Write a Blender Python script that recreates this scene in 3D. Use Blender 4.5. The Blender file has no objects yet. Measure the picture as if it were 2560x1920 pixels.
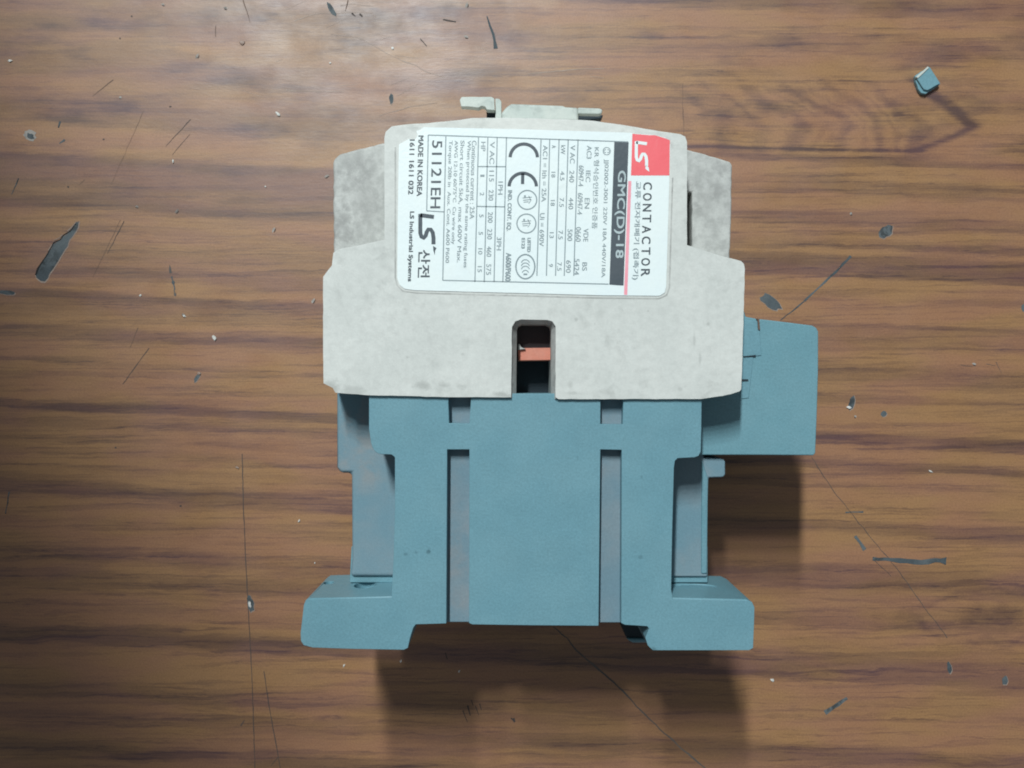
import bpy, bmesh, math, random
from mathutils import Vector
random.seed(7)
S = bpy.context.scene
C = S.collection
MM = 0.001
# ------------------------------------------------------------------ camera, light, exposure
CAM_Z = 188.0                      # mm above the desk
FD = 1901.0                        # focal length in reading units (photo read at 2212 x 1659)
cam_d = bpy.data.cameras.new('camera')
cam_d.sensor_width = 36.0
cam_d.lens = FD / 2212.0 * 36.0
cam_d.clip_start = 0.005
cam_d.clip_end = 20.0
cam = bpy.data.objects.new('camera', cam_d)
cam.location = (0, 0, CAM_Z * MM)
C.objects.link(cam)
S.camera = cam

S.view_settings.view_transform = 'Standard'
S.view_settings.look = 'None'
S.view_settings.exposure = 0.0
S.view_settings.gamma = 1.0
S.cycles.filter_width = 1.9       # the photograph is a little soft

w = bpy.data.worlds.new('World')
S.world = w
w.use_nodes = True
w.node_tree.nodes['Background'].inputs['Color'].default_value = (0.86, 0.93, 1.0, 1)
w.node_tree.nodes['Background'].inputs['Strength'].default_value = 0.18

# one tall light beyond the top left, spread over a row of added spots;
# their cone edges stand in for an unseen blocker shading the lower left
def key_spot(name, direction, dist, aim, watts, color, radius, cone, blend):
    l = bpy.data.lights.new(name, 'SPOT')
    l.energy = watts; l.color = color; l.shadow_soft_size = radius
    l.spot_size = math.radians(cone); l.spot_blend = blend
    o = bpy.data.objects.new(name, l); C.objects.link(o)
    o.location = Vector(direction).normalized() * dist
    o.rotation_euler = (o.location - Vector(aim)).to_track_quat('Z', 'Y').to_euler()
    return o
for k_, d_, aim_, w_, cone_ in ((0.55, 1.50, (0.69, 0.39, 0.0), 20.2, 65.1), (0.63, 1.52, (0.72, 0.43, 0.0), 19.7, 68.2), (0.71, 1.55, (0.755, 0.485, 0.0), 19.2, 71.2),
                                (0.79, 1.58, (0.78, 0.52, 0.0), 19.7, 73.8), (0.88, 1.61, (0.81, 0.57, 0.0), 21.3, 76.8)):
    key_spot('key_spot', (-0.21, k_, 1.0), d_, aim_, w_, (0.915, 0.985, 1.0), 0.034, cone_, 0.050)

# ------------------------------------------------------------------ helpers
def P(x, y, z):
    """a point of the photograph (read at 2212 x 1659) taken at height z mm -> metres"""
    k = (CAM_Z - z) / FD
    return Vector(((x - 1106.0) * k * MM, -(y - 829.5) * k * MM, z * MM))

class V:
    """tiny expression layer over Math nodes"""
    nt = None
    def __init__(s, sock): s.s = sock
    @staticmethod
    def op(o, *a):
        n = V.nt.nodes.new('ShaderNodeMath'); n.operation = o
        for i, x in enumerate(a):
            if isinstance(x, V): V.nt.links.new(x.s, n.inputs[i])
            else: n.inputs[i].default_value = x
        return V(n.outputs[0])
    def __add__(s, o): return V.op('ADD', s, o)
    __radd__ = __add__
    def __sub__(s, o): return V.op('SUBTRACT', s, o)
    def __rsub__(s, o): return V.op('SUBTRACT', o, s)
    def __mul__(s, o): return V.op('MULTIPLY', s, o)
    __rmul__ = __mul__
    def __truediv__(s, o): return V.op('DIVIDE', s, o)
def smooth(v, a, b, c=0.0, d=1.0):
    n = V.nt.nodes.new('ShaderNodeMapRange'); n.interpolation_type = 'SMOOTHSTEP'
    V.nt.links.new(v.s, n.inputs['Value'])
    n.inputs['From Min'].default_value = a; n.inputs['From Max'].default_value = b
    n.inputs['To Min'].default_value = c; n.inputs['To Max'].default_value = d
    return V(n.outputs['Result'])
def combine(x, y, z=0.0):
    n = V.nt.nodes.new('ShaderNodeCombineXYZ')
    for i, q in enumerate((x, y, z)):
        if isinstance(q, V): V.nt.links.new(q.s, n.inputs[i])
        else: n.inputs[i].default_value = q
    return n.outputs[0]
def noise(vec, scale=1.0, detail=3.0, rough=0.5, dist=0.0):
    n = V.nt.nodes.new('ShaderNodeTexNoise')
    V.nt.links.new(vec, n.inputs['Vector'])
    n.inputs['Scale'].default_value = scale; n.inputs['Detail'].default_value = detail
    n.inputs['Roughness'].default_value = rough; n.inputs['Distortion'].default_value = dist
    return V(n.outputs[0])
def mix(f, a, b, mode='MIX'):
    n = V.nt.nodes.new('ShaderNodeMix'); n.data_type = 'RGBA'; n.blend_type = mode
    if isinstance(f, V): V.nt.links.new(f.s, n.inputs[0])
    else: n.inputs[0].default_value = f
    for i, q in ((6, a), (7, b)):
        if isinstance(q, (tuple, list)): n.inputs[i].default_value = (*q[:3], 1)
        else: V.nt.links.new(q, n.inputs[i])
    return n.outputs[2]
def grey(v):
    n = V.nt.nodes.new('ShaderNodeCombineColor')
    for i in range(3): V.nt.links.new(v.s, n.inputs[i])
    return n.outputs[0]
def obj_xyz():
    t = V.nt.nodes.new('ShaderNodeTexCoord')
    sep = V.nt.nodes.new('ShaderNodeSeparateXYZ')
    V.nt.links.new(t.outputs['Object'], sep.inputs[0])
    return t.outputs['Object'], V(sep.outputs[0]), V(sep.outputs[1]), V(sep.outputs[2])
def material(name, rough=0.5, spec=0.5):
    m = bpy.data.materials.new(name); m.use_nodes = True
    V.nt = m.node_tree
    b = m.node_tree.nodes['Principled BSDF']
    b.inputs['Roughness'].default_value = rough
    b.inputs['Specular IOR Level'].default_value = spec
    return m, b
def bump(b, h, dist, strength=1.0):
    n = V.nt.nodes.new('ShaderNodeBump')
    n.inputs['Distance'].default_value = dist; n.inputs['Strength'].default_value = strength
    V.nt.links.new(h.s, n.inputs['Height'])
    V.nt.links.new(n.outputs[0], b.inputs['Normal'])
def curve1d(v, pts):
    n = V.nt.nodes.new('ShaderNodeFloatCurve')
    c = n.mapping.curves[0]
    pts = sorted(pts)
    c.points[0].location = pts[0]; c.points[1].location = pts[-1]
    for p in pts[1:-1]: c.points.new(*p)
    n.mapping.update()
    V.nt.links.new(v.s, n.inputs['Value'])
    return V(n.outputs[0])

# ------------------------------------------------------------------ materials
def wood_material():
    m, b = material('wood_grain_laminate', 0.42, 0.68)
    obj, X, Y, Z = obj_xyz()
    K = FD / CAM_Z / MM
    x = X * K + 1106.0
    y = 829.5 - Y * K
    # slow waviness of the grain
    wv = noise(combine(x * 0.0016, y * 0.006), 1.0, 2.0, 0.5) - 0.5
    wf = noise(combine(x * 0.006, y * 0.03, 3.1), 1.0, 2.0, 0.55) - 0.5
    bot = smooth(y, 1120, 1400)
    wj = noise(combine(x * 0.020, y * 0.26, 15.0), 1.0, 2.0, 0.6) - 0.5
    ww = wv * 26.0 + wf * 9.0 + wf * bot * 14.0 + wj * 11.0
    yl = y - (x - 300.0) * 0.052 + ww
    yr = y - (x - 1950.0) * 0.048 + ww
    def band(yy, pts, lo, hi):
        t = (yy - lo) / (hi - lo)
        return curve1d(t, [((p - lo) / (hi - lo), q) for p, q in pts])
    Lt = [(-100,.4),(10,.5),(55,.55),(85,.3),(120,.3),(148,.5),(175,.42),(200,.25),(232,.5),(262,.55),(286,.18),(335,.14),(352,.72),(378,.58),
          (400,.62),(425,.55),(447,.7),(462,.3),(480,.22),(500,.42),(520,.3),(545,.48),(575,.4),(592,.55),(610,.25),(628,.18),(642,.8),(655,.62),
          (680,.48),(700,.25),(716,.6),(730,.62),(742,.3),(778,.2),(790,.45),(800,.2),(830,.32)]
    Lb = [(830,.32),(845,.25),(866,.2),(882,.85),(893,.75),(900,.3),(914,.55),(924,.55),(938,.25),(958,.45),(966,.22),(982,.4),(1005,.2),(1013,.4),
          (1030,.25),(1052,.65),(1066,.7),(1084,.35),(1115,.2),(1130,.4),(1160,.2),(1180,.25),(1200,.55),(1212,.55),(1228,.35),(1248,.65),(1262,.6),
          (1280,.25),(1305,.2),(1320,.35),(1345,.2),(1366,.7),(1388,.8),(1400,.45),(1430,.2),(1470,.3),(1505,.55),(1530,.25),(1555,.5),(1580,.22),
          (1612,.45),(1630,.68),(1645,.4),(1670,.2),(1760,.4)]
    Rt = [(-100,.4),(-10,.3),(8,.65),(30,.6),(40,.25),(60,.15),(90,.3),(115,.35),(130,.3),(160,.22),(190,.3),(220,.25),(265,.3),(300,.25),(330,.22),
          (345,.62),(353,.66),(362,.25),(385,.22),(402,.5),(412,.3),(420,.5),(432,.22),(462,.25),(475,.55),(492,.5),(500,.25),(518,.3),(535,.55),
          (548,.25),(556,.55),(572,.75),(592,.82),(604,.4),(612,.2),(632,.2),(650,.32),(662,.18),(690,.22),(704,.18),(708,.6),(714,.55),(722,.4),
          (755,.4),(765,.25),(790,.3),(806,.55),(822,.5),(830,.28)]
    Rb = [(830,.28),(850,.24),(862,.5),(870,.28),(900,.14),(915,.25),(930,.22),(948,.85),(960,.8),(970,.3),(984,.2),(1002,.62),(1012,.68),(1022,.4),
          (1040,.2),(1052,.4),(1064,.22),(1085,.15),(1100,.35),(1122,.2),(1138,.62),(1150,.6),(1162,.3),(1190,.15),(1215,.22),(1245,.55),(1268,.62),
          (1280,.4),(1300,.3),(1340,.5),(1352,.6),(1365,.35),(1392,.3),(1420,.5),(1450,.7),(1468,.72),(1480,.35),(1500,.25),(1530,.28),(1560,.2),
          (1585,.14),(1605,.2),(1622,.62),(1640,.7),(1665,.4),(1760,.4)]
    def whole(yy, T, B):
        s = V.op('GREATER_THAN', yy, 830.0)
        return band(yy, T, -100, 830) * (1.0 - s) + band(yy, B, 830, 1760) * s
    dl = whole(yl, Lt, Lb)
    dr = whole(yr, Rt, Rb)
    side = smooth(x + (wv * 300.0), 800, 1420)
    d = dl * (1.0 - side) + dr * side
    # cathedral figure on the upper right: nested arrow heads pointing right
    nn = noise(combine(x * 0.010, y * 0.013, 9.0), 1.0, 4.0, 0.62) - 0.5
    yc = y - 272.0 - (x - 2000.0) * 0.02
    upd = V.op('MAXIMUM', 0.0 - yc, 0.0); dnd = V.op('MAXIMUM', yc, 0.0)
    u = x + upd * 1.45 + dnd * 0.25 + nn * 130.0
    uo = x + upd * 1.25 + dnd * 2.3 + nn * 50.0
    def tip(v, c, wd, a): return smooth(V.op('ABSOLUTE', v - c), 0.0, wd, a, 0.0)
    rings = (tip(u, 1995, 35, .50) + tip(u, 1950, 16, .3) + tip(u, 1908, 32, .50) + tip(u, 1870, 13, .25) + tip(u, 1826, 35, .55) + tip(u, 1780, 16, .22) +
             tip(u, 1728, 40, .52) + tip(u, 1650, 24, .3) + tip(u, 1570, 45, .42) + tip(u, 1480, 32, .25) + tip(u, 1390, 48, .40))
    rings = rings * smooth(upd, 150.0, 40.0) * 0.80
    outer = tip(uo, 2104, 34, .70) * smooth(upd, 130.0, 70.0) + smooth(V.op('ABSOLUTE', y - 318.0 - (x - 1536.0) * 0.022 + wf * 10.0), 0.0, 8.0, .75, 0.0) * smooth(x, 2020.0, 1960.0) * smooth(x, 1380, 1500)
    mk = smooth(y, 120.0, 175.0) * smooth(y, 338.0, 322.0) * smooth(x, 1300, 1500) * smooth(x + upd * 1.2, 2230.0, 2120.0)
    d = d * (1.0 - mk * 0.72) + (rings * smooth(uo, 2104.0, 2060.0) + outer) * mk + mk * 0.06
    # knot swirl lower right
    kx = (x - 2150.0) / 150.0; ky = (y - 1335.0) / 48.0
    kr = V.op('SQRT', kx * kx + ky * ky) + nn * 1.3
    d = d + smooth(V.op('ABSOLUTE', kr - 0.2), 0.0, 0.55, .5, 0.0) + smooth(V.op('ABSOLUTE', kr - 1.15), 0.0, 0.25, .22, 0.0)
    # dark cloudy blots near the top left
    blot = noise(combine(x * 0.0042, (y + wj * 14.0) * 0.015, 5.0), 1.0, 4.0, 0.58)
    d = d + smooth(blot, 0.47, 0.70) * smooth(y, 520, 250) * 0.46 - smooth(blot, 0.46, 0.32) * 0.18
    # fibre: long fine streaks, shorter strokes and pores
    f1 = noise(combine(x * 0.0035, (y + ww) * 0.11, 1.0), 1.0, 3.0, 0.6) - 0.5
    f2 = noise(combine(x * 0.022, (y + ww * 0.8) * 0.30, 2.0), 1.0, 2.0, 0.6) - 0.5
    f3 = noise(combine(x * 0.10, y * 0.75, 4.0), 1.0, 2.0, 0.6) - 0.5
    soft = noise(combine(x * 0.004, y * 0.02, 6.0), 1.0, 2.0, 0.5)
    amp = smooth(soft, 0.35, 0.62, 0.65, 1.0)
    calm = smooth(y, 520.0, 400.0) * smooth(x, 1250.0, 900.0)
    amp = amp * (1.0 - calm * 0.42)
    f4 = noise(combine(x * 0.0016, (y + ww) * 0.055, 7.0), 1.0, 4.0, 0.62)
    lines = smooth(f4, 0.50, 0.60) - 0.38
    f5 = noise(combine(x * 0.0030, (y + ww) * 0.17, 13.0), 1.0, 3.0, 0.65)
    thin = smooth(f5, 0.53, 0.63) - 0.27
    d = d * 1.08 - 0.04 + f1 * 0.40 * amp + lines * 0.32 * amp + thin * 0.34 * amp + f2 * 0.40 * amp + f3 * 0.26
    d = V.op('MINIMUM', V.op('MAXIMUM', d, 0.0), 1.0)
    hue = noise(combine(x * 0.0035, y * 0.014, 8.0), 1.0, 2.0, 0.5)
    tan = mix(smooth(hue, 0.36, 0.64), (0.322, 0.160, 0.084), (0.330, 0.176, 0.075))
    dark = mix(smooth(hue, 0.40, 0.60), (0.108, 0.052, 0.052), (0.092, 0.047, 0.036))
    col = mix(d, tan, dark)
    gr = noise(obj, 2600.0, 2.0, 0.7)
    col = mix(1.0, col, grey(gr * 0.56 + 0.72), 'MULTIPLY')
    V.nt.links.new(col, b.inputs['Base Color'])
    smear = noise(combine(x * 0.008, y * 0.010, 11.0), 1.0, 4.0, 0.6)
    V.nt.links.new(smooth(smear, 0.3, 0.7, 0.38, 0.52).s, b.inputs['Roughness'])
    hb = noise(combine(x * 0.05, y * 0.16, 12.0), 1.0, 3.0, 0.6) * 0.7 + f3 * 0.35 + f2 * 0.3
    bump(b, hb, 0.00006, 0.35)
    return m

def plastic(name, col, col2, dirt, dscale=260.0, d0=0.56, d1=0.72, damt=0.5, rough=0.5, spots=(), grain=0.14, spec=0.35, mottle=0.0, mamt=0.12):
    """moulded plastic: two close tones, mottled dirt, grain, and marks with a place of their own (mm)"""
    m, b = material(name, rough, spec)
    obj, X, Y, Z = obj_xyz()
    n1 = noise(obj, 110.0, 3.0, 0.55)
    c = mix(smooth(n1, 0.36, 0.64), col, col2)
    n2 = noise(obj, dscale, 5.0, 0.62, 0.4)
    n3 = noise(obj, dscale * 0.22, 2.0, 0.5)
    dm = smooth(n2, d0, d1) * smooth(n3, 0.38, 0.6) * damt
    for (sx, sy, rx, ry, a) in spots:
        ex = (X * 1000.0 - sx) / rx; ey = (Y * 1000.0 - sy) / ry
        r = V.op('SQRT', ex * ex + ey * ey) + (n2 - 0.5) * 3.4
        dm = V.op('MAXIMUM', dm, smooth(r, 1.25, 0.1) * (a * 0.85))
    if mottle:
        n4 = noise(obj, mottle, 4.0, 0.6)
        c = mix(1.0, c, grey(smooth(n4, 0.30, 0.66, 1.0 - mamt, 1.0)), 'MULTIPLY')
    c = mix(dm, c, dirt)
    g = noise(obj, 3000.0, 2.0, 0.75)
    c = mix(1.0, c, grey(g * grain * 2.0 + (1.0 - grain)), 'MULTIPLY')
    V.nt.links.new(c, b.inputs['Base Color'])
    bump(b, noise(obj, 1500.0, 3.0, 0.6) + n2 * 0.6, 0.00006, 0.5)
    return m
def mmxy(x, y, z):
    p = P(x, y, z); return p.x / MM, p.y / MM

sp_cream = []
for (x, y, rx, ry, a) in [(915,834,1.5,.8,.55),(960,832,1.5,.7,.6),(1000,834,1.2,.8,.5),(715,838,1.5,1.2,.6),(760,845,2.5,.8,.4),(1085,852,1.8,.5,.6),
                          (880,772,.35,.3,.4),(875,668,.3,.2,.5),(1245,690,.35,.4,.45),(1285,700,.2,.25,.4),(1400,672,.25,.2,.5),(1530,700,.3,.3,.45),
                          (1500,735,.25,1.4,.35),(1512,775,.2,1.0,.35),(1470,840,.5,.4,.4),(1232,832,.5,.6,.4),(1240,850,1.4,.4,.4),(740,560,.7,.5,.45),
                          (890,272,1.6,.9,.35),(868,285,1.2,1.2,.3),(1340,780,.4,.4,.3),(1000,765,.4,.3,.3)]:
    sx, sy = mmxy(x, y, 45); sp_cream.append((sx, sy, rx, ry, a))
sp_blue = []
for (x, y, rx, ry, a) in [(926,1192,.48,.40,.75),(899,1194,.32,.30,.42),(876,1197,.42,.36,.42),(1383,1204,.55,.3,.4),(1343,1200,.5,.35,.28),(1411,1403,.5,.4,.5),
                          (1248,988,.2,.5,.3),(1386,1030,.2,.3,.3),(1486,1422,.4,.3,.6),(1010,1355,.2,.2,.3)]:
    sx, sy = mmxy(x, y, 44.3); sp_blue.append((sx, sy, rx, ry, a))
sp_shroud = []
for (x, y, rx, ry, a) in [(790,430,2.6,6.5,.45),(765,395,.9,.9,.5),(750,452,.7,.7,.65),(800,350,1.6,1.2,.35),(1530,430,1.0,2.0,.3),(1545,500,.7,1.5,.35)]:
    sx, sy = mmxy(x, y, 37); sp_shroud.append((sx, sy, rx, ry, a))
M_wood = wood_material()
M_cream = plastic('aged_cream_plastic', (0.625,0.645,0.61), (0.665,0.682,0.645), (0.29,0.30,0.28), 300.0, 0.50, 0.74, 0.34, 0.52, sp_cream, 0.10, mottle=800.0, mamt=0.085)
M_grime = plastic('grimy_cream_plastic', (0.47,0.48,0.455), (0.56,0.57,0.54), (0.26,0.26,0.25), 330.0, 0.42, 0.66, 0.62, 0.6, sp_shroud, 0.13, mottle=700.0, mamt=0.22)
M_clip = plastic('pale_green_cream_plastic', (0.49,0.55,0.51), (0.57,0.61,0.56), (0.25,0.29,0.27), 420.0, 0.48, 0.7, 0.5, 0.5, (), 0.1)
M_blue = plastic('blue_grey_plastic', (0.150,0.308,0.366), (0.163,0.322,0.378), (0.045,0.10,0.12), 500.0, 0.66, 0.80, 0.25, 0.45, sp_blue, 0.25, mottle=160.0, mamt=0.05)
M_aux = plastic('paler_blue_plastic', (0.153,0.314,0.367), (0.168,0.328,0.380), (0.10,0.2,0.25), 500.0, 0.64, 0.80, 0.3, 0.42, (), 0.25, mottle=170.0, mamt=0.05)
M_dust = plastic('dusty_blue_plastic', (0.155,0.250,0.300), (0.195,0.265,0.302), (0.26,0.265,0.27), 190.0, 0.42, 0.68, 0.55, 0.75, (), 0.16)
M_floor = plastic('dust_filmed_blue_plastic', (0.150,0.265,0.320), (0.195,0.280,0.320), (0.285,0.28,0.27), 170.0, 0.42, 0.66, 0.6, 0.7, (), 0.16)
M_dark = plastic('dark_inner_plastic', (0.018,0.030,0.040), (0.020,0.035,0.045), (0.03,0.03,0.035), rough=0.6)
M_brown = plastic('dark_brown_plastic', (0.060,0.050,0.054), (0.050,0.043,0.047), (0.03,0.03,0.03), rough=0.6)
M_orange = plastic('orange_plastic', (0.62,0.22,0.15), (0.66,0.28,0.20), (0.5,0.32,0.28), 300.0, 0.5, 0.7, 0.5, rough=0.5)
M_label = plastic('label_paper', (0.80,0.885,0.885), (0.82,0.895,0.88), (0.62,0.66,0.64), 240.0, 0.60, 0.78, 0.35, 0.35, (), 0.035)
M_ink = plastic('black_ink', (0.075,0.094,0.110), (0.087,0.105,0.120), (0.07,0.09,0.1), rough=0.4, grain=0.1)
M_grey = plastic('grey_ink', (0.25,0.31,0.33), (0.29,0.35,0.37), (0.32,0.38,0.39), rough=0.4, grain=0.05)
M_lite = plastic('pale_grey_ink', (0.43,0.52,0.53), (0.49,0.58,0.59), (0.55,0.62,0.62), rough=0.4, grain=0.05)
M_red = plastic('red_ink', (0.90,0.145,0.165), (0.92,0.165,0.185), (0.85,0.3,0.3), rough=0.4, grain=0.04)
M_pink = plastic('pink_ink', (0.90,0.36,0.42), (0.92,0.40,0.46), (0.8,0.5,0.5), rough=0.4, grain=0.04)
M_gouge = plastic('exposed_grey_core', (0.070,0.088,0.098), (0.118,0.138,0.146), (0.032,0.038,0.040), 650.0, 0.44, 0.60, 0.8, 0.85, (), 0.3)
M_crack = plastic('dark_scratch', (0.075,0.062,0.058), (0.095,0.080,0.072), (0.05,0.04,0.04), 400.0, rough=0.85)
M_core = plastic('scratch_core', (0.10,0.095,0.09), (0.13,0.12,0.11), (0.06,0.055,0.05), 400.0, rough=0.85)
M_hair = plastic('faint_scratch', (0.135,0.090,0.070), (0.16,0.11,0.085), (0.1,0.07,0.06), 400.0, rough=0.8)
M_scuff = plastic('pale_scuff', (0.36,0.28,0.23), (0.30,0.22,0.18), (0.3,0.25,0.22), 400.0, rough=0.5)
M_pale = plastic('pale_scuff_rim', (0.40,0.38,0.35), (0.30,0.27,0.24), (0.12,0.11,0.10), 900.0, 0.42, 0.6, 0.8, rough=0.7)
M_black = plastic('deep_gouge_edge', (0.022,0.024,0.024), (0.03,0.03,0.03), (0.05,0.05,0.05), rough=0.9)
M_crumb = plastic('white_crumb', (0.72,0.72,0.69), (0.62,0.62,0.58), (0.5,0.48,0.45), rough=0.7)

# ------------------------------------------------------------------ mesh builders
def link(name, me, mat, parent=None):
    o = bpy.data.objects.new(name, me); C.objects.link(o)
    if mat: me.materials.append(mat)
    if parent: o.parent = parent
    return o
def bevel(o, wd, seg=3, ang=32):
    md = o.modifiers.new('edge', 'BEVEL'); md.width = wd * MM; md.segments = seg
    md.limit_method = 'ANGLE'; md.angle_limit = math.radians(ang); md.harden_normals = True
    for p in o.data.polygons: p.use_smooth = True
def rounded(pts, r, n=4):
    """round the corners of a closed outline (reading units); r a number or a dict of corner index -> radius"""
    out = []
    N = len(pts)
    for i in range(N):
        rr = r.get(i, 0) if isinstance(r, dict) else r
        p = Vector(pts[i]); a = Vector(pts[i-1]); b = Vector(pts[(i+1) % N])
        if rr <= 0: out.append(tuple(p)); continue
        da = (a-p); db = (b-p); q = min(rr, da.length*0.45, db.length*0.45)
        s = p + da.normalized()*q; e = p + db.normalized()*q
        for k in range(n+1):
            t = k/n
            out.append(tuple(s*(1-t)**2 + p*2*t*(1-t) + e*t*t))
    return out
def jitter(pts, amp, step=9.0):
    out = []
    N = len(pts)
    for i in range(N):
        a = Vector(pts[i]); b = Vector(pts[(i+1) % N]); L = (b-a).length
        out.append(tuple(a))
        n = int(L/step)
        if n < 2: continue
        nm = Vector((-(b-a).y, (b-a).x)).normalized()
        for k in range(1, n):
            out.append(tuple(a + (b-a)*k/n + nm*random.uniform(-amp, amp)))
    return out
def prism(name, pts, zt, zb, mat, parent, bev=0.35, ztop=None, holes=()):
    """outline read off the photo at height zt, extruded straight down to zb"""
    bm = bmesh.new()
    vs = [bm.verts.new(P(x, y, zt)) for x, y in pts]
    f = bm.faces.new(vs); f.normal_update()
    if f.normal.z < 0: f.normal_flip()
    r = bmesh.ops.extrude_face_region(bm, geom=[f])
    low = [v for v in r['geom'] if isinstance(v, bmesh.types.BMVert)]
    for v in low: v.co.z = zb * MM
    if ztop:
        for v, (x, y) in zip(vs, pts): v.co = P(x, y, ztop(x, y))
    bmesh.ops.recalc_face_normals(bm, faces=bm.faces)
    me = bpy.data.meshes.new(name); bm.to_mesh(me); bm.free()
    o = link(name, me, mat, parent)
    if bev: bevel(o, bev)
    return o
def sheet(name, polys, z, mat, parent, thick=0.0):
    """flat outlines joined into one thin sheet"""
    bm = bmesh.new()
    for pts in polys:
        try: f = bm.faces.new([bm.verts.new(P(x, y, z)) for x, y in pts])
        except ValueError: continue
        f.normal_update()
        if f.normal.z < 0: f.normal_flip()
    if thick:
        r = bmesh.ops.extrude_face_region(bm, geom=list(bm.faces))
        for v in [q for q in r['geom'] if isinstance(q, bmesh.types.BMVert)]: v.co.z -= thick * MM
        bmesh.ops.recalc_face_normals(bm, faces=bm.faces)
    me = bpy.data.meshes.new(name); bm.to_mesh(me); bm.free()
    return link(name, me, mat, parent)
def stroke(pts, w0, w1=None, amp=0.0):
    """polyline -> outline polygon with tapering width"""
    w1 = w0 if w1 is None else w1
    P2 = [Vector(p) for p in pts]
    L, R = [], []
    n = len(P2)
    for i, p in enumerate(P2):
        t = (P2[min(i+1, n-1)] - P2[max(i-1, 0)]).normalized()
        nm = Vector((-t.y, t.x))
        ww = (w0 + (w1-w0)*i/max(1, n-1))/2 * random.uniform(1-amp, 1+amp)
        L.append(p + nm*ww); R.append(p - nm*ww)
    return [[tuple(L[i]), tuple(L[i+1]), tuple(R[i+1]), tuple(R[i])] for i in range(n-1)]
def dense(pts, step=14, amp=0.8):
    out = [pts[0]]
    for a, b in zip(pts, pts[1:]):
        a, b = Vector(a), Vector(b); n = max(1, int((b-a).length/step))
        for k in range(1, n+1):
            q = a + (b-a)*k/n + (Vector((random.uniform(-amp, amp), random.uniform(-amp, amp))) if k < n else Vector((0, 0)))
            out.append(tuple(q))
    return out

# ------------------------------------------------------------------ the desk
def make_desk():
    bm = bmesh.new()
    bmesh.ops.create_cube(bm, size=1.0)
    for v in bm.verts:
        v.co.x *= 1.3; v.co.y *= 0.8; v.co.z = v.co.z * 0.025 - 0.0125
    me = bpy.data.meshes.new('desk_top'); bm.to_mesh(me); bm.free()
    o = link('desk_top', me, M_wood)
    bevel(o, 2.0, 3)
    o['kind'] = 'structure'
    return o
desk = make_desk()

# ------------------------------------------------------------------ the contactor
con = bpy.data.objects.new('contactor', None)
C.objects.link(con)
con['label'] = 'grimy cream and blue-grey electrical contactor with white rating label, lying on the wood'
con['category'] = 'contactor'
ZC, ZB, ZF = 45.0, 44.3, 35.0

# cream cover -------------------------------------------------------------
cover_pts = [(830,300),(833,285),(846,273),(880,266),(925,262),(990,252),(1019,246),(1120,246),(1252,250),(1292,253),(1362,267),(1428,283),(1470,290),
             (1480,295),(1484,306),(1484,529),(1489,531),(1542,548),(1601,564),(1607,570),(1609,581),(1606,687),(1603,800),(1601,841),(1598,845),
             (1580,851),(1561,855),(1540,858),(1514,862),(1206,862),(1200,858),(1200,705),(1193,694),(1182,691),(1125,690),(1113,694),(1106,706),
             (1104,858),(1000,858),(968,858),(860,855),(803,854),(724,848),(719,838),(699,828),(698,700),(698,598),(717,573),(720,546),(733,538),(831,518)]
def cover_z(x, y):
    if y < 320 and x > 880 and x < 1460: return ZC - 2.6
    if y < 320: return ZC - 1.0
    return ZC
def make_cover():
    # main face with a front strip sloping away above the label
    base = jitter(cover_pts, 0.5, 14)
    bm = bmesh.new()
    top = [p for p in base]
    vs = [bm.verts.new(P(x, y, ZC)) for x, y in top]
    f = bm.faces.new(vs)
    # cut along the upper label line
    a = P(800, 272, ZC); b_ = P(1500, 288, ZC)
    d = (b_ - a).normalized(); nrm = Vector((-d.y, d.x, 0))
    bmesh.ops.bisect_plane(bm, geom=list(bm.verts)+list(bm.edges)+list(bm.faces), plane_co=a, plane_no=nrm)
    for v in bm.verts:
        s = (v.co - a).dot(nrm)
        if s > 1e-6: v.co.z -= min(s * 1.0, 0.0022)
    bm.faces.ensure_lookup_table()
    for q in bm.faces:
        q.normal_update()
        if q.normal.z < 0: q.normal_flip()
    r = bmesh.ops.extrude_face_region(bm, geom=list(bm.faces))
    for v in [q for q in r['geom'] if isinstance(q, bmesh.types.BMVert)]: v.co.z = 0.0
    bmesh.ops.recalc_face_normals(bm, faces=bm.faces)
    me = bpy.data.meshes.new('cover'); bm.to_mesh(me); bm.free()
    o = link('cover', me, M_cream, con); bevel(o, 0.45, 3, 28)
    return o
cover = make_cover()
sw = prism('terminal_shroud', jitter(rounded([(719,346),(733,332),(827,308),(860,312),(860,560),(720,548)], {0:6,1:6}), .9, 10), 37.0, 1.0, M_grime, con, 0.5)
prism('terminal_shroud', jitter([(1472,318),(1486,323),(1545,339),(1577,349),(1582,356),(1580,470),(1576,570),(1478,550),(1478,533),(1495,533),(1495,415),(1478,415)], .7, 12),
      37.0, 1.0, M_grime, con, 0.4)
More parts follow.
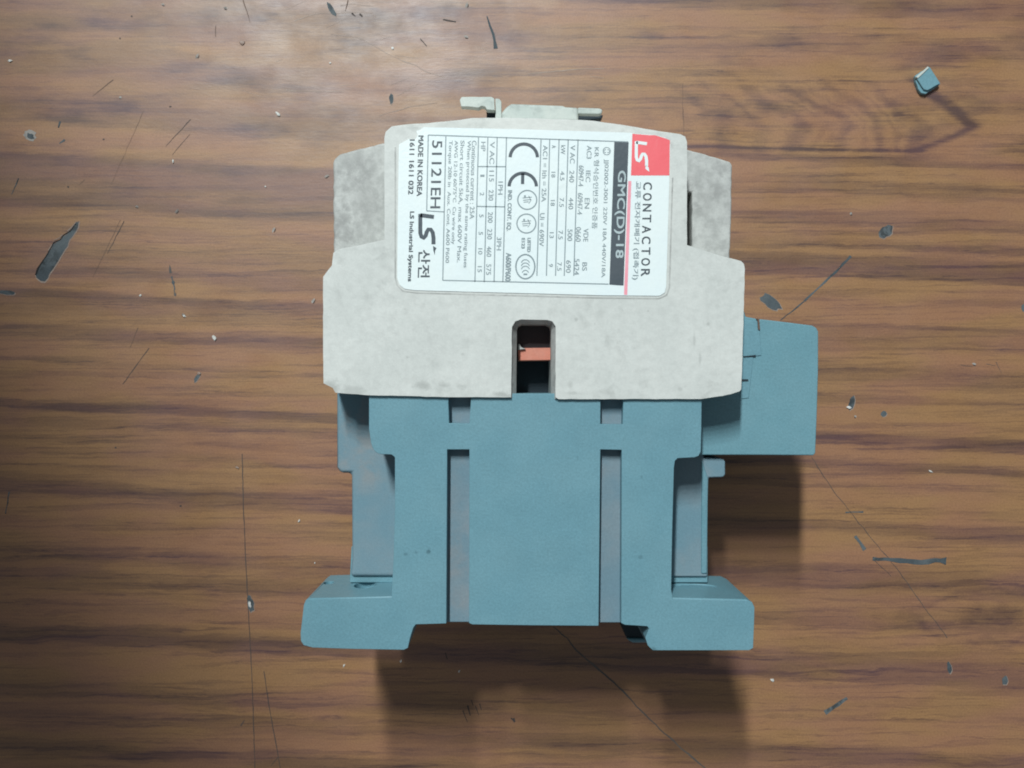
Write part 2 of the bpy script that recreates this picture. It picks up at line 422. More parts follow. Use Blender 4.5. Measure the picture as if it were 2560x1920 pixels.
# front clips
prism('front_latch', jitter(rounded([(993,216),(997,209),(1062,209),(1068,213),(1069,238),(1052,237),(1047,230),(1040,229),(1034,233),(1020,231),(996,230)], 2), .4, 8),
      30.0, 28.2, M_clip, con, 0.4)
prism('front_latch_stop', rounded([(1070,213),(1078,213),(1083,219),(1083,262),(1070,262)], {0:1,1:3,2:3}), 29.0, 6.0, M_clip, con, 0.4)
prism('front_ridge', jitter(rounded([(1081,262),(1083,243),(1094,230),(1104,223),(1215,227),(1222,230),(1250,231.5),(1250,262)],
      {1:3,2:4,3:4}), .25, 16), 34.0, 6.0, M_clip, con, 0.5)
prism('front_ridge_tongue', rounded([(1248,231.5),(1296,233.5),(1302,237),(1300,245),(1294,247),(1248,246)], {1:3,2:3,3:4,4:2}), 34.1, 32.6, M_clip, con, 0.3)
prism('front_inner_rib', [(1051,238),(1072,238),(1072,262),(1051,262)], 27.0, 5.0, M_dark, con, 0.2)
prism('front_inner_rib', [(1249,247),(1303,248),(1300,256),(1249,262)], 31.0, 29.0, M_dark, con, 0.2)

# window in the cover: dark carrier with the orange bar ----------------------
prism('window_floor', [(1112,770),(1196,770),(1196,880),(1112,880)], 33.0, 8.0, M_dark, con, 0.2)
prism('window_block', [(1108,676),(1200,676),(1200,764),(1108,764)], 38.5, 8.0, M_brown, con, 0.4)
prism('position_bar', rounded([(1119,752),(1192,751),(1192,778),(1120,779)], 2), 40.0, 34.0, M_orange, con, 0.35)
prism('window_splinter', [(1119,744),(1122,742),(1126,750),(1136,754),(1119,756)], 40.6, 38.0, M_grime, con, 0.1)

def liner():
    out = [(1103.5,860),(1105.5,706),(1112.5,693.5),(1125,689.5),(1182,690.5),(1193.5,693.5),(1200.5,705),(1200.5,862)]
    inn = [(1115,860),(1116.5,712),(1119,704),(1127,700),(1180,700),(1188,704),(1190.5,712),(1190,862)]
    bm = bmesh.new()
    rows = [[bm.verts.new(P(x, y, 44.75)) for x, y in out], [bm.verts.new(P(x, y, 43.0)) for x, y in inn], [bm.verts.new(P(x, y, 43.0)) for x, y in inn]]
    for v in rows[2]: v.co.z = 30 * MM
    for r0, r1 in zip(rows, rows[1:]):
        for i in range(len(out)-1): bm.faces.new([r0[i], r0[i+1], r1[i+1], r1[i]])
    bmesh.ops.recalc_face_normals(bm, faces=bm.faces)
    me = bpy.data.meshes.new('window_rim'); bm.to_mesh(me); bm.free()
    link('window_rim', me, M_grime, con)
liner()
# blue base: front plate with its lugs -------------------------------------
plate = [(797,850),(797,926),(801,955),(805,968),(812,977),(820,981),(846,982),(853,988),(853,1100),(850,1209),(846,1281),(846,1288),(668,1292),(660,1297),(656,1308),
         (653,1335),(649,1368),(650,1385),(656,1394),(675,1399),(760,1402),(872,1404),(881,1400),(886,1378),(893,1356),(898,1349),
         (964,1347),(966,971),
         (1014,971),(1013,1346),(1020,1349),(1150,1351),(1293,1352),
         (1297,971),(1343,972),(1342,1346),(1350,1350),(1398,1353),(1402,1358),(1394,1378),(1399,1394),(1410,1405),(1618,1405),(1627,1400),
         (1629,1350),(1630,1312),(1625,1301),(1610,1294),(1453,1291),(1450,1273),(1452,1160),(1456,1010),(1458,996),(1464,990),(1500,988),(1509,985),(1514,976),
         (1515,930),(1516,850),
         (1347,850),(1345,917),(1297,916),(1297,850),
         (1018,850),(1014,915),(970,914),(968,850)]
def make_plate():
    bm = bmesh.new()
    vs = [bm.verts.new(P(x, y, ZB)) for x, y in plate]
    f = bm.faces.new(vs); f.normal_update()
    if f.normal.z < 0: f.normal_flip()
    r = bmesh.ops.extrude_face_region(bm, geom=[f])
    for v in [q for q in r['geom'] if isinstance(q, bmesh.types.BMVert)]: v.co.z = 27.0 * MM
    bmesh.ops.recalc_face_normals(bm, faces=bm.faces)
    me = bpy.data.meshes.new('base_plate'); bm.to_mesh(me); bm.free()
    o = link('base_plate', me, M_blue, con)
    return o
base = make_plate()
bevel(base, 0.32, 3, 30)
# mounting-screw hollows in the upper faces of the lugs (boolean, cutters removed)
def hollow(x, z, y, rx, rz, depth):
    bm = bmesh.new()
    n = 20
    ring = []
    for yy in (y + 2.0, y - depth):
        ring.append([bm.verts.new(((x + rx*math.cos(2*math.pi*k/n))*MM, yy*MM, (z + rz*math.sin(2*math.pi*k/n))*MM)) for k in range(n)])
    bm.faces.new(ring[0]); bm.faces.new(list(reversed(ring[1])))
    for k in range(n): bm.faces.new([ring[0][k], ring[1][k], ring[1][(k+1) % n], ring[0][(k+1) % n]])
    bmesh.ops.recalc_face_normals(bm, faces=bm.faces)
    me = bpy.data.meshes.new('cutter'); bm.to_mesh(me); bm.free()
    return bpy.data.objects.new('cutter', me)
yl = P(700, 1291, ZB).y / MM
cuts = [hollow(-25.4, 35.6, yl, 1.9, 2.6, 1.3), hollow(-32.2, 33.2, yl, 0.9, 1.2, 1.0), hollow(31.4, 35.6, yl, 4.0, 2.0, 0.35)]
def bake_cuts(o, cs):
    mods = [m for m in o.modifiers]
    for m in mods: o.modifiers.remove(m)
    for c in cs:
        C.objects.link(c)
        md = o.modifiers.new('cut', 'BOOLEAN'); md.object = c; md.solver = 'EXACT'
    dg = bpy.context.evaluated_depsgraph_get(); dg.update()
    me = bpy.data.meshes.new_from_object(o.evaluated_get(dg))
    o.modifiers.clear(); o.data = me
    for c in cs: bpy.data.objects.remove(c)
bake_cuts(base, cuts)
def lug_bevel(o):
    me = o.data
    bmm = bmesh.new(); bmm.from_mesh(me); bmm.normal_update()
    lay = bmm.edges.layers.float.new('bevel_weight_edge')
    for e in bmm.edges:
        if len(e.link_faces) != 2: continue
        if e.calc_face_angle(0) < math.radians(35): continue
        a, b_ = e.verts[0].co/MM, e.verts[1].co/MM
        lipe = a.z > ZB-.1 and b_.z > ZB-.1 and -35.6 < a.y < -34.5 and -35.6 < b_.y < -34.5 and abs(a.x-b_.x) > 3
        e[lay] = 1.0 if lipe else 0.28
    bmm.to_mesh(me); bmm.free()
    md = o.modifiers.new('edge', 'BEVEL'); md.width = 1.15*MM; md.segments = 3; md.limit_method = 'WEIGHT'; md.harden_normals = True
    for p in me.polygons: p.use_smooth = True
lug_bevel(base)
# a broad worn chamfer along the upper lip of each lug
def lip(x0, x1, y):
    return prism('lug_lip', rounded([(x0, y-15), (x1, y-15), (x1+ (0), y+6), (x0, y+6)], 0), ZB-0.55, 40.0, M_aux, con, 0.5)

# grooves: dusty floors
for g in ([(960,850),(1022,850),(1022,1344),(960,1344)], [(1290,850),(1350,850),(1350,1345),(1290,1345)]):
    prism('groove_floor', g, 42.1, 20.0, M_dust, con, 0.15)
# bridges between the plates (flush in the photo, a hair lower and dustier)
# lower housing left and right of the plate
left_floor = [(727,843),(727,1010),(733,1020),(741,1022),(759,1022),(760,1209),(756,1246),(900,1246),(900,843)]
prism('lower_housing', left_floor, ZF, 0.5, M_floor, con, 0.7)
right_floor = [(1400,843),(1520,843),(1520,988),(1560,990),(1567,996),(1567,1026),(1562,1031),(1531,1032),(1529,1100),(1528,1246),(1400,1246)]
prism('lower_housing', right_floor, ZF-0.4, 0.5, M_floor, con, 0.7)
prism('housing_edge_strip', [(1516,990),(1530,1033),(1528,1240),(1515,1240)], ZF-0.1, 20.0, M_aux, con, 0.3)
prism('housing_skirt', [(759,1180),(755,1259),(900,1259),(900,1180)], 34.2, 0.5, M_aux, con, 0.2)
prism('housing_skirt', [(1529,1180),(1529,1259),(1400,1259),(1400,1180)], 34.0, 0.5, M_aux, con, 0.2)
prism('rail_clip', [(1335,1330),(1404,1330),(1404,1388),(1360,1388),(1350,1372)], 30.0, 12.0, M_dark, con, 0.4)
prism('rail_clip_edge', [(1352,1379),(1404,1380),(1402,1389),(1366,1389)], 30.6, 12.0, M_blue, con, 0.3)
# auxiliary block on the right
aux_pts = [(1490,690),(1600,686),(1606,665),(1611,684),(1634,688),(1637,697),(1641,689),(1650,690),(1700,696),(1755,703),(1764,708),(1768,716),(1768,800),(1765,900),(1762,978),(1758,984),
           (1640,983),(1500,983)]
aux = prism('auxiliary_block', aux_pts, ZF+1.0, 4.0, M_aux, con, 1.0)
prism('block_flange', [(1600,690),(1640,694),(1645,768),(1628,770),(1618,860),(1600,862)], ZF+1.16, 28.0, M_blue, con, 0.12)
prism('block_slot', stroke([(1606,767),(1618,766),(1631,765)], 4.5)[0][:2] + [(1633,766.5),(1632,770),(1606,771)], ZF+1.35, 28.0, M_dark, con, 0.0)
prism('block_slot', [(1600,819),(1616,819),(1617,823),(1600,823.5)], ZF+1.3, 28.0, M_dark, con, 0.0)
prism('block_slot', [(1636,688),(1640,688),(1642,712),(1638,712)], ZF+1.4, 28.0, M_hair, con, 0.0)

# ------------------------------------------------------------------ the rating label
ZL = ZC + 0.12
lab_pts = [(916,275),(1123,279),(1365,287),(1366,289),(1405,291),(1436,297),(1444,303),(1448,313),(1446,384),(1442,518),(1439,620),(1436,632),(1425,639),
           (1300,638),(1158,634),(1000,630),(897,627),(874,624),(863,615),(858,600),(859,500),(861,360),(862,312),(870,308),(884,300),(896,303),(903,292),(899,283),(908,281)]
label = sheet('rating_label', [rounded(lab_pts, 2, 2)], ZL, M_label, con, 0.12)
# raised rim round the label recess
def rim():
    path = [(854,318),(854,600),(858,617),(870,629),(900,633),(1160,640),(1300,644),(1424,645),(1440,638),(1446,622),(1449,518),(1453,384)]
    q = []
    for a, b in zip(path, path[1:]): q += stroke([a, b], 3.2)
    return q
sheet('label_seat', rim(), ZC + 0.015, M_grime, label)
ZI = ZL + 0.03
TILT = -0.030
def text_mesh(s, bold):
    cu = bpy.data.curves.new('t', 'FONT'); cu.body = s; cu.size = 1.0; cu.offset = bold; cu.resolution_u = 4
    o = bpy.data.objects.new('t', cu); C.objects.link(o)
    dg = bpy.context.evaluated_depsgraph_get(); dg.update()
    me = bpy.data.meshes.new_from_object(o.evaluated_get(dg))
    bpy.data.objects.remove(o); bpy.data.curves.remove(cu)
    return me
def lettering(name, items, mat, z=None, bold=0.0):
    """items: (text, x centre of the line, y start, y end, height); the words run down the label"""
    z = ZI if z is None else z
    bm = bmesh.new()
    for (s, xc, y0, y1, h) in items:
        me = text_mesh(s, 0.0)
        if not me.vertices: continue
        xs = [v.co.x for v in me.vertices]; ys = [v.co.y for v in me.vertices]
        a0, a1, b0, b1 = min(xs), max(xs), min(ys), max(ys)
        offs = [(0, 0, 0)] + ([(-bold, -bold, .004), (bold, -bold, .006), (-bold, bold, .008), (bold, bold, .010)] if bold else [])
        for (ox, oy, oz) in offs:
            idx = []
            for v in me.vertices:
                u = (v.co.x-a0)/max(1e-6, a1-a0); t = (v.co.y-b0)/max(1e-6, b1-b0)
                yy = y0 + (y1-y0)*u + oy; xx = xc - h/2 + h*t + TILT*(yy-(y0+y1)/2) + ox
                idx.append(bm.verts.new(P(xx, yy, z+oz)))
            for p in me.polygons:
                try: f = bm.faces.new([idx[i] for i in p.vertices]); f.normal_update()
                except ValueError: continue
                if f.normal.z < 0: f.normal_flip()
        bpy.data.meshes.remove(me)
    me = bpy.data.meshes.new(name); bm.to_mesh(me); bm.free()
    return link(name, me, mat, label)
# crop readings -> reading units
def A(X, Y): return (846.7 + X*.2239, 267.8 + Y*.2239)
def B(X, Y): return (1149.0 + X*.2239, 267.8 + Y*.2239)
def tA(s, X, Y0, Y1, H): return (s, 846.7+X*.2239, 267.8+Y0*.2239, 267.8+Y1*.2239, H*.2239)
def tB(s, X, Y0, Y1, H): return (s, 1149.0+X*.2239, 267.8+Y0*.2239, 267.8+Y1*.2239, H*.2239)
def bar(a, b, wd): return stroke([a, b], wd)

lettering('serial_lettering', [tA('51121EH', 427, 160, 812, 96)], M_ink, bold=0.25)
lettering('origin_lettering', [tA('MADE IN KOREA', 272, 112, 695, 48), tA('1611 1611 032', 188, 150, 678, 46)], M_ink, bold=0.4)
lettering('maker_lettering', [tA('LS Industrial Systems', 178, 845, 1518, 50)], M_ink, bold=0.4)
lettering('maker_name', [tA('\uc0b0\uc804', 310, 1215, 1480, 112)], M_ink, bold=0.4)
small = [tA('Continuous current : 25A', 782, 160, 915, 44), tA('When protected by the same rating fuses', 722, 160, 1385, 44),
         tA('Short circuit 5kA, max 600V Max.', 660, 160, 1335, 44), tA('AWG 12-10 60/75\u00b0C  Cu wire only', 602, 160, 1160, 44),
         tA('Torque 20lb in  Aux. Cont. A600 P600', 545, 160, 1340, 44),
         tA('HP', 880, 172, 262, 42), tA('1', 872, 489, 508, 40), tA('2', 868, 660, 690, 40), tA('5', 862, 872, 900, 40), tA('5', 856, 1040, 1068, 40),
         tA('10', 852, 1200, 1258, 40), tA('15', 846, 1372, 1430, 40),
         tA('V AC', 966, 172, 385, 46), tA('115', 960, 450, 555, 46), tA('230', 955, 635, 738, 46), tA('200', 948, 850, 952, 46), tA('230', 942, 1012, 1112, 46),
         tA('460', 936, 1180, 1280, 46), tA('575', 932, 1352, 1455, 46), tA('1PH', 1046, 555, 680, 44), tA('3PH', 1032, 1092, 1218, 44),
         tB('AC1 = Ith = 25A', 122, 205, 750, 44), tB('Ui = 690V', 96, 860, 1180, 44),
         tB('A', 212, 205, 232, 40), tB('18', 206, 462, 515, 40), tB('18', 200, 735, 790, 40), tB('13', 190, 1045, 1100, 40), tB('9', 182, 1350, 1378, 40),
         tB('kW', 300, 205, 292, 42), tB('4.5', 292, 455, 545, 42), tB('7.5', 286, 712, 800, 42), tB('7.5', 276, 1028, 1112, 42), tB('7.5', 264, 1335, 1415, 42),
         tB('V AC', 392, 205, 380, 46), tB('240', 384, 450, 562, 46), tB('440', 376, 712, 822, 46), tB('500', 366, 1015, 1128, 46), tB('690', 352, 1315, 1435, 46),
         tB('AC3', 552, 210, 335, 46), tB('IEC', 542, 450, 560, 44), tB('EN', 532, 715, 815, 46), tB('VDE', 520, 1010, 1135, 46), tB('BS', 508, 1335, 1415, 46),
         tB('60947-4', 474, 400, 600, 48), tB('60947-4', 464, 665, 872, 48), tB('0660', 448, 995, 1135, 48), tB('5424', 432, 1300, 1455, 48),
         tB('KR \ud615\uc2dd\uc2b9\uc778\ubc88\ud638 \uc778\uc99d\ud488', 616, 225, 1010, 52),
         tB('JJ02002-3001 220V 18A 440V/18A', 700, 340, 1480, 48)]
lettering('fine_print', small, M_grey, bold=0.10)
lettering('certification_lettering', [tA('IND. CONT. EQ.', 1130, 640, 1030, 44), tA('A600/P600', 1122, 1245, 1515, 50), tA('LISTED', 1322, 1100, 1235, 30), tA('E123', 1266, 1100, 1200, 30)], M_grey, bold=0.4)
# widely spaced title, one word letter by letter
tl = []
for k, ch in enumerate('CONTACTOR'):
    y0 = 394 + k*23.4; xc = 1399.0 - k*0.62
    tl.append((ch, xc, y0, y0 + 15.5, 18.5))
lettering('product_lettering', tl, M_ink, bold=0.35)
lettering('product_lettering_korean', [('\uad50\ub958 \uc804\uc790\uac1c\ud3d0\uae30 (\uc811\ucd09\uae30)', 1375, 392, 604, 14)], M_grey, bold=0.25)

# frame and rules of the table
q = []
W = 2.2
q += bar(A(350,106), B(930,172), W) + bar(A(490,1508), B(740,1545), W)
q += bar(A(350,106), A(335,835), W) + bar(A(335,838), A(505,848), W) + bar(A(520,118), A(490,1508), W)
for (X0, X1) in ((835,800),(925,890),(1015,985),(1105,1070)): q += bar(A(X0,130), A(X1,1525), W)
q += bar(A(828,410), A(1096,412), W) + bar(A(822,795), A(1088,799), W)
for (X0, X1) in ((88,48),(172,140),(262,228),(350,312),(445,404)): q += bar(B(X0,150), B(X1,1465), W)
sheet('table_rule', q, ZI, M_grey, label)
# CE mark
def arc(cx, cy, r, a0, a1, wd, n=22, sx=1.0, sy=1.0):
    return stroke([(cx + sx*r*math.cos(math.radians(a0+(a1-a0)*k/n)), cy - sy*r*math.sin(math.radians(a0+(a1-a0)*k/n))) for k in range(n+1)], wd)
cx, cy = A(1272, 325); q = arc(cx, cy, 29.5, 2, 178, 7.0)
cx, cy = A(1262, 606); q += arc(cx, cy, 29.5, 2, 178, 7.0) + stroke([(cx, cy-29), (cx-0.5, cy-6)], 7.0)
sheet('conformity_mark', q, ZI, M_ink, label)
# approval rings
q = []
for (X, Y) in ((1305,732),(1297,960)):
    cx, cy = A(X, Y)
    q += arc(cx, cy, 20.5, 0, 360, 2.6, 30)
    q += stroke([(cx-10, cy-4), (cx+10, cy-6)], 1.6) + stroke([(cx-9, cy+1), (cx+9, cy-1)], 1.6) + stroke([(cx-8, cy+5), (cx+3, cy+4)], 1.6)
    q += stroke([(cx+3, cy-9), (cx+8, cy+1), (cx+3, cy+8)], 1.4) + stroke([(cx-7, cy-8), (cx-3, cy-8)], 4.0)
cx, cy = A(1287, 1376)
q += arc(cx, cy, 20.5, 0, 360, 3.0, 30, 1.0, 1.28)
for k, r in enumerate((9, 9, 9, 7)):
    q += arc(cx, cy - 6 + k*7.0, r, 15, 165, 1.8, 12)
q += stroke([(cx-4, cy+16.5), (cx+4, cy+16.5)], 3.5)
cx, cy = B(722, 262)
q += arc(cx, cy, 8.0, 0, 360, 1.6, 24) + arc(cx-3, cy, 3.2, 60, 300, 1.4, 12) + arc(cx+3, cy, 3.2, -120, 120, 1.4, 12)
sheet('approval_mark', q, ZI, M_grey, label)
# maker's mark, black: a bar that bends into an S, and a little wedge
def ls_mark(name, x0, x1, y0, y1, wd, mat, z, tri):
    """x0..x1 = foot..head of the letters (letters stand to the right), y0..y1 = reading direction"""
    w_, h_ = x1-x0, y1-y0
    def T(u, v): return (x0 + v*w_ , y0 + u*h_)       # u along reading, v up
    L = [T(0.10, .98), T(0.04, .06), T(0.40, .06)]
    Sx = [T(0.40, .06), T(0.62, .06), T(0.74, .14), T(0.78, .28), T(0.70, .42), T(0.58, .50), T(0.50, .60), T(0.50, .76), T(0.60, .90), T(0.78, .95), T(0.98, .95)]
    polys = stroke(L[:2], wd) + stroke([T(0.0, .06), T(0.40, .06)], wd) + stroke(Sx, wd)
    polys.append(tri)
    return sheet(name, polys, z, mat, label)
ls_mark('maker_mark', 906, 938, 462, 529, 8.6, M_ink, ZI, [(935.5,531),(943,536),(940,541),(939,551),(936,541)])
# white logo on the red square
sheet('red_panel', [[(1366,289),(1404,292),(1415,292),(1438,299),(1447,303),(1446,379),(1363,379)]], ZL+0.02, M_red, label)
ls_mark('panel_mark', 1373, 1398, 305, 360, 6.8, M_label, ZL+0.045, [(1395,357),(1401,361),(1403,371),(1398,368),(1394,364)])
sheet('pink_rule', [[(1357.2,391),(1364,391),(1355,637),(1348,636.5)]], ZL+0.02, M_pink, label)
sheet('black_bar', [[(1327,306),(1358,307),(1347,617),(1316.5,615)]], ZL+0.02, M_ink, label)
lettering('model_lettering', [('GMC(D)-18', 1338.5, 369, 557, 21.5)], M_lite, z=ZL+0.045, bold=0.5)

# ------------------------------------------------------------------ loose things on the desk
def tagged(o, label_, cat, group=None):
    o['label'] = label_; o['category'] = cat
    if group: o['group'] = group
chip = bpy.data.objects.new('plastic_chip', None); C.objects.link(chip)
tagged(chip, 'small square chip of blue plastic lying on the wood at the upper right', 'plastic chip')
prism('chip_base', jitter(rounded([(2007,144),(2032,181),(2020,190),(2000,203),(1990,201),(1984,193),(1978,176),(1977,163)], 2), .9, 4), 1.0, 0.0, M_aux, chip, 0.15)
prism('chip_cap', jitter(rounded([(2005,143),(2010,146),(2031,180),(2004,195),(1996,193),(1979,167)], 2), .4, 6), 1.5, 0.9, M_aux, chip, 0.12)
prism('chip_ridge', jitter([(1979,166),(2005,143),(2007,147),(1983,169)], .3, 6), 1.7, 0.9, M_clip, chip, 0.1)

def lump(name, x, y, w_, h_, ang, zt, mat, label_, cat, group):
    n = 9; pts = []
    for k in range(n):
        a = 2*math.pi*k/n; r = random.uniform(.65, 1.15)
        px, py = w_/2*math.cos(a)*r, h_/2*math.sin(a)*r
        pts.append((x + px*math.cos(ang)-py*math.sin(ang), y + px*math.sin(ang)+py*math.cos(ang)))
    bm = bmesh.new()
    lo = [bm.verts.new(P(a, b, 0)) for a, b in pts]
    mi = [bm.verts.new(P(x+(a-x)*.75+random.uniform(-.5,.5), y+(b-y)*.75+random.uniform(-.5,.5), zt*random.uniform(.6, 1))) for a, b in pts]
    tp = bm.verts.new(P(x, y, zt))
    bm.faces.new(lo)
    for k in range(n):
        j = (k+1) % n
        bm.faces.new([lo[k], lo[j], mi[j], mi[k]]); bm.faces.new([mi[k], mi[j], tp])
    bmesh.ops.recalc_face_normals(bm, faces=bm.faces)
    me = bpy.data.meshes.new(name); bm.to_mesh(me); bm.free()
    o = link(name, me, mat); tagged(o, label_, cat, group)
    return o
G = 'white crumbs lying on the wood'
lump('crumb', 600, 246, 14, 8, .7, .35, M_crumb, 'white crumb on the wood between the left edge and the front latch', 'crumb', G)
lump('crumb', 462, 730, 15, 9, .8, .4, M_crumb, 'bright white crumb on the wood left of the cream cover', 'crumb', G)
lump('crumb', 374, 348, 5, 9, .2, .3, M_crumb, 'small pale crumb above the long gouge, on the dark wood band', 'crumb', G)
lump('crumb', 22, 131, 10, 6, 0, .3, M_crumb, 'white crumb at the far left edge near the top', 'crumb', G)
lump('crumb', 1834, 880, 13, 8, .2, .35, M_crumb, 'pale crumb beside the small grey chip right of the blue block', 'crumb', G)
lump('crumb', 2010, 1018, 12, 5, .5, .3, M_crumb, 'slim white crumb on the wood far right of the blue block', 'crumb', G)
lump('crumb', 1668, 1469, 10, 8, .5, .3, M_crumb, 'white crumb on the wood below the right foot of the contactor', 'crumb', G)
lump('crumb', 646, 1125, 4, 9, .4, .3, M_crumb, 'thin pale crumb on the wood just left of the lower blue housing', 'crumb', G)
lump('crumb', 540, 1306, 8, 20, -.2, .4, M_crumb, 'pale oblong crumb on the hairline scratch left of the left foot', 'crumb', G)
lump('crumb', 512, 1010, 9, 6, .5, .3, M_scuff, 'tan crumb beside the top of the long vertical hairline', 'crumb', G)
lump('crumb', 523, 92, 13, 12, 0, .3, M_scuff, 'round pinkish crumb near the top edge of the wood', 'crumb', G)
for (x, y, a, b_, t_) in ((303,638,6,6,'pale dust speck below the long gouge, on the dark streak'), (398,683,9,5,'tan dust speck left of the cream cover, above the bright crumb'),
        (573,403,4,4,'tiny pale dust speck between the gouge and the left terminal shroud'), (992,1450,4,7,'faint dust speck in the shadow below the contactor'),
        (743,1438,4,9,'thin pale dust speck just below the left foot'), (866,1428,4,9,'thin pale dust speck below the left foot beside the shadow edge'),
        (680,1216,3,5,'tiny dust speck above the left foot'), (713,136,5,4,'tiny pale dust speck near the top, on the curved pale scuff'),
        (848,104,8,6,'round pale dust speck near the top, right of the curved scuff')):
    lump('dust_speck', x, y, a, b_, .3, .2, M_crumb, t_, 'dust speck', 'tiny pale dust specks scattered on the wood')

# ------------------------------------------------------------------ wear on the desk surface
def blob(x, y, w_, h_, deg, n=16, am=.16):
    a0 = math.radians(deg); out = []
    for k in range(n):
        a = 2*math.pi*k/n; r = random.uniform(1-am, 1+am)
        px, py = w_/2*math.cos(a)*r, h_/2*math.sin(a)*r
        out.append((x + px*math.cos(a0)-py*math.sin(a0), y + px*math.sin(a0)+py*math.cos(a0)))
    return out
def chipmark(pts, lab=None, rim=1.06, off=(0.8, 1.0)):
    cxm = sum(p[0] for p in pts)/len(pts); cym = sum(p[1] for p in pts)/len(pts)
    r = sheet('chip_mark', [pts], 0.045, M_gouge, desk)
    sheet('chip_rim', [[(cxm+(a-cxm)*rim+off[0], cym+(b-cym)*rim+off[1]) for a, b in pts]], 0.025, M_scuff, r)
    if lab: r['label'] = lab
    return r
g = [(170,478),(168,492),(161,504),(150,518),(146,532),(136,546),(128,560),(118,576),(109,588),(104,600),(97,608),(88,607),(79,600),(76,592),(84,578),
     (93,564),(101,548),(110,538),(116,527),(127,521),(134,512),(146,505),(155,494),(162,482)]
chipmark(jitter(g, .8, 6), 'long jagged grey gouge', 1.03, (1.5, 1.5))
dk = []
for s in (stroke([(163,484),(152,499),(138,507),(130,518),(117,523),(108,536),(103,549),(92,564),(82,580),(77,594)], 2.0, 4.0, .4),): dk += s
sheet('gouge_edge', dk, 0.07, M_black, desk)
sheet('gouge_flake', [q_ for q_ in stroke([(165,478),(154,492),(146,499)], 1.5, 3.0, .3) + stroke([(135,507),(128,514),(116,519)], 2.0, 1.5, .3) + stroke([(112,528),(104,541)], 2, 1.5, .3)], 0.075, M_scuff, desk)
chipmark(blob(1665, 652, 52, 24, 32), 'oval grey chip')
chipmark(blob(1914, 500, 34, 22, -40), 'small grey chip')
sheet('chip_mark', [blob(64, 292, 29, 24, 20, 16, .22)], 0.03, M_pale, desk)
sheet('chip_mark', [blob(66, 294, 17, 11, 30, 12, .25)], 0.06, M_gouge, desk)
chipmark(blob(1840, 870, 12, 30, 15), None)
chipmark(blob(1909, 894, 13, 12, 0), None)
chipmark(blob(426, 815, 8, 24, 30), None)
lump('wood_splinter', 430, 807, 9, 7, .6, .3, M_scuff, 'tan wood splinter lodged in the small chip left of the cream cover', 'splinter', None)
chipmark(blob(2212, 664, 12, 16, 0), None)
chipmark(blob(541, 1305, 14, 36, -10), None)
chipmark(blob(845, 213, 9, 22, 0), None)
chipmark(blob(14, 632, 40, 9, 6), None)
chipmark(blob(716, 20, 10, 34, -32), None)
chipmark(blob(2051, 1443, 9, 26, -10), None)
chipmark(blob(2171, 1470, 12, 20, 10), None)
def s_poly(name, path, w0, w1, mat, z=0.03, amp=.35, step=12, wob=1.0):
    return sheet(name, stroke(dense(path, step, wob), w0, w1, amp), z, mat, desk)
s_poly('scratch', [(1885,1207),(1925,1209),(1960,1212),(1990,1215),(2020,1210),(2044,1212)], 8, 13, M_gouge, .05)
s_poly('scratch', [(1847,1158),(1858,1172),(1868,1188)], 7, 8, M_gouge, .05)
s_poly('scratch', [(1826,1107),(1865,1106)], 3, 3, M_gouge)
s_poly('scratch', [(1782,1540),(1800,1528),(1830,1508)], 9, 5, M_gouge)
s_poly('scratch', [(1753,988),(1800,1060),(1872,1150),(1935,1225),(1990,1302),(2046,1378)], 1.3, 1.3, M_crack)
s_poly('scratch', [(1885,1207),(1925,1245)], 1.2, .8, M_crack)
s_poly('scratch', [(1686,692),(1712,672),(1738,650)], 2.2, 3.0, M_gouge)
s_poly('scratch', [(1738,650),(1770,620),(1805,588),(1838,553)], 4.0, 5.0, M_gouge, wob=.7)
s_poly('scratch', [(1195,1354),(1225,1378),(1245,1405),(1268,1425),(1295,1448)], 2.4, 3.4, M_core)
s_poly('scratch', [(1295,1448),(1345,1492),(1385,1535),(1425,1575),(1455,1600)], 3.2, 2.6, M_core)
s_poly('scratch', [(1455,1600),(1475,1620),(1500,1640),(1530,1665)], 2, 3.5, M_core)
s_poly('scratch', [(523,980),(526,1100),(530,1200),(535,1290),(540,1380),(545,1480),(551,1665)], 1.6, 1.5, M_crack, wob=.5)
s_poly('scratch', [(570,1450),(582,1530),(595,1600),(606,1665)], 1.5, 1.5, M_crack, wob=.5)
s_poly('scratch', [(1052,35),(1058,55),(1066,75),(1071,105)], 3, 7, M_gouge, .05)
s_poly('scratch', [(366,572),(369,590)], 2, 5, M_core, amp=.6, step=4)
s_poly('scratch', [(371,597),(375,615),(377,626)], 5, 6, M_gouge, amp=.7, step=4)
s_poly('scratch', [(376,626),(379,640)], 7, 3, M_core, amp=.7, step=4)
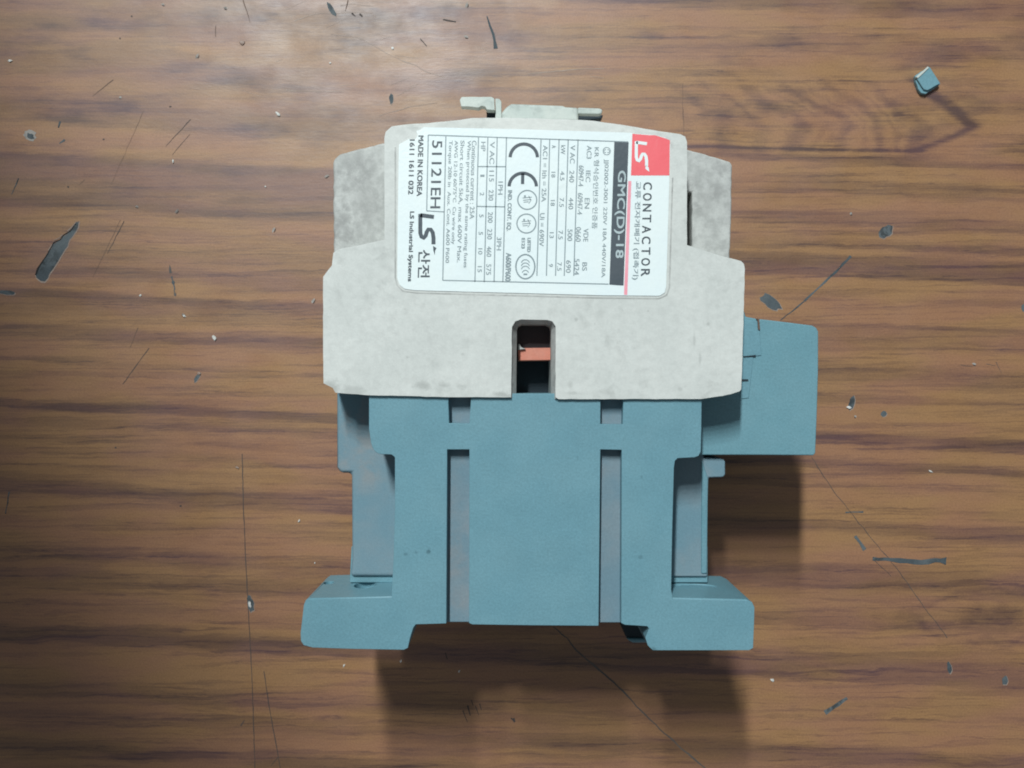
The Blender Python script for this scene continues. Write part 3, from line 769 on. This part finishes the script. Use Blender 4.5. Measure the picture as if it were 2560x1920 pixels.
for a, b_, w0, m_ in (((322,752),(265,830),1.8,M_crack),((298,708),(281,750),1.2,M_hair),((412,258),(358,316),1.8,M_crack),((410,290),(372,335),1.3,M_crack),
                 ((268,478),(232,548),1.6,M_crack),((260,475),(200,600),1.0,M_hair),((245,172),(200,208),1.6,M_hair),((310,240),(240,400),.8,M_hair),
                 ((908,84),(922,100),3.2,M_crack),((957,42),(985,47),3.5,M_crack),((466,55),(466,80),1.6,M_hair),((525,0),(540,48),2.0,M_hair),
                 ((752,0),(746,24),2.2,M_hair),((760,28),(768,36),3.5,M_crack),((777,30),(783,36),4,M_crack),((1476,236),(1477,290),1.2,M_hair),
                 ((1475,180),(1475,260),.8,M_hair),((1018,1512),(1022,1524),2,M_crack),((1036,1520),(1040,1534),2,M_crack),((1010,1524),(1016,1546),2.5,M_crack),
                 ((1000,1535),(1010,1560),2.5,M_crack),((1027,1525),(1034,1545),2,M_crack),((1108,1552),(1112,1560),6,M_crack),((962,1410),(966,1424),3,M_crack),
                 ((600,1636),(585,1655),2.0,M_crack),((520,1568),(528,1556),3.0,M_hair),((20,1062),(12,1110),3.0,M_gouge),((1995,995),(2010,1000),0,M_hair),
                 ((2130,786),(2150,790),1.4,M_hair),((2075,788),(2100,792),1.5,M_hair),((2152,782),(2164,806),1.6,M_hair),((130,262),(126,276),4,M_gouge),
                 ((140,302),(128,310),4,M_gouge),((40,385),(25,420),2.5,M_gouge),((183,388),(170,400),1.2,M_hair),((88,260),(93,268),0,M_hair),((540,85),(548,84),0,M_hair),
                 ((1675,700),(1675,700.5),0,M_hair),((660,152),(700,150),0,M_hair)):
    if w0: s_poly('scratch', [a, b_], w0, w0*.6, m_, wob=.7)
for (x, y, l_, an) in ((426,121,11,-60),(487,17,9,20),(381,456,10,-50),(591,496,12,-65),(676,650,14,-60),(397,681,12,50),(705,380,12,-30),(1007,79,10,10),(1008,11,14,-75),
                      (352,9,7,10),(260,210,6,40),(296,446,8,20),(1838,461,5,0),(2105,786,9,20),(1848,900,6,60)):
    c_, s_ = math.cos(math.radians(an)), math.sin(math.radians(an))
    sheet('nick', [blob(x, y, l_, 4.5, an, 10, .3)], 0.03, M_pale, desk)
    sheet('nick', [blob(x - s_*2.2 + 1, y + c_*2.2 + 1, l_*.8, 2.4, an, 8, .3)], 0.045, M_crack, desk)
for (x, y) in ((284,35),(224,301),(368,230),(1045,213),(259,83),(147,404),(1105,1552),(250,967),(390,1093)):
    sheet('nick', [blob(x, y, 4.5, 4, 0, 8, .3)], 0.03, M_crack, desk)
# pale scuffs near the top
for path in ([(635,45),(680,30),(745,27),(800,28),(812,36)], [(715,74),(770,80),(800,95),(840,118),(870,132)], [(870,132),(900,142),(920,155),(960,168)],
             [(618,195),(660,197),(740,198)], [(820,250),(880,232),(945,222)], [(1140,160),(1240,150),(1305,148)], [(735,12),(765,8),(805,14)]):
    s_poly('scuff', path, 1.5, 1.0, M_scuff, .03, .5, 12, .8)
for _ in range(16):
    x = random.uniform(420, 1300); y = random.uniform(5, 230); L = random.uniform(12, 60); a = random.uniform(-.5, .4)
    s_poly('scuff', [(x, y), (x+L*math.cos(a), y+L*math.sin(a))], .8, .5, M_scuff, .02, .3, 14, .8)
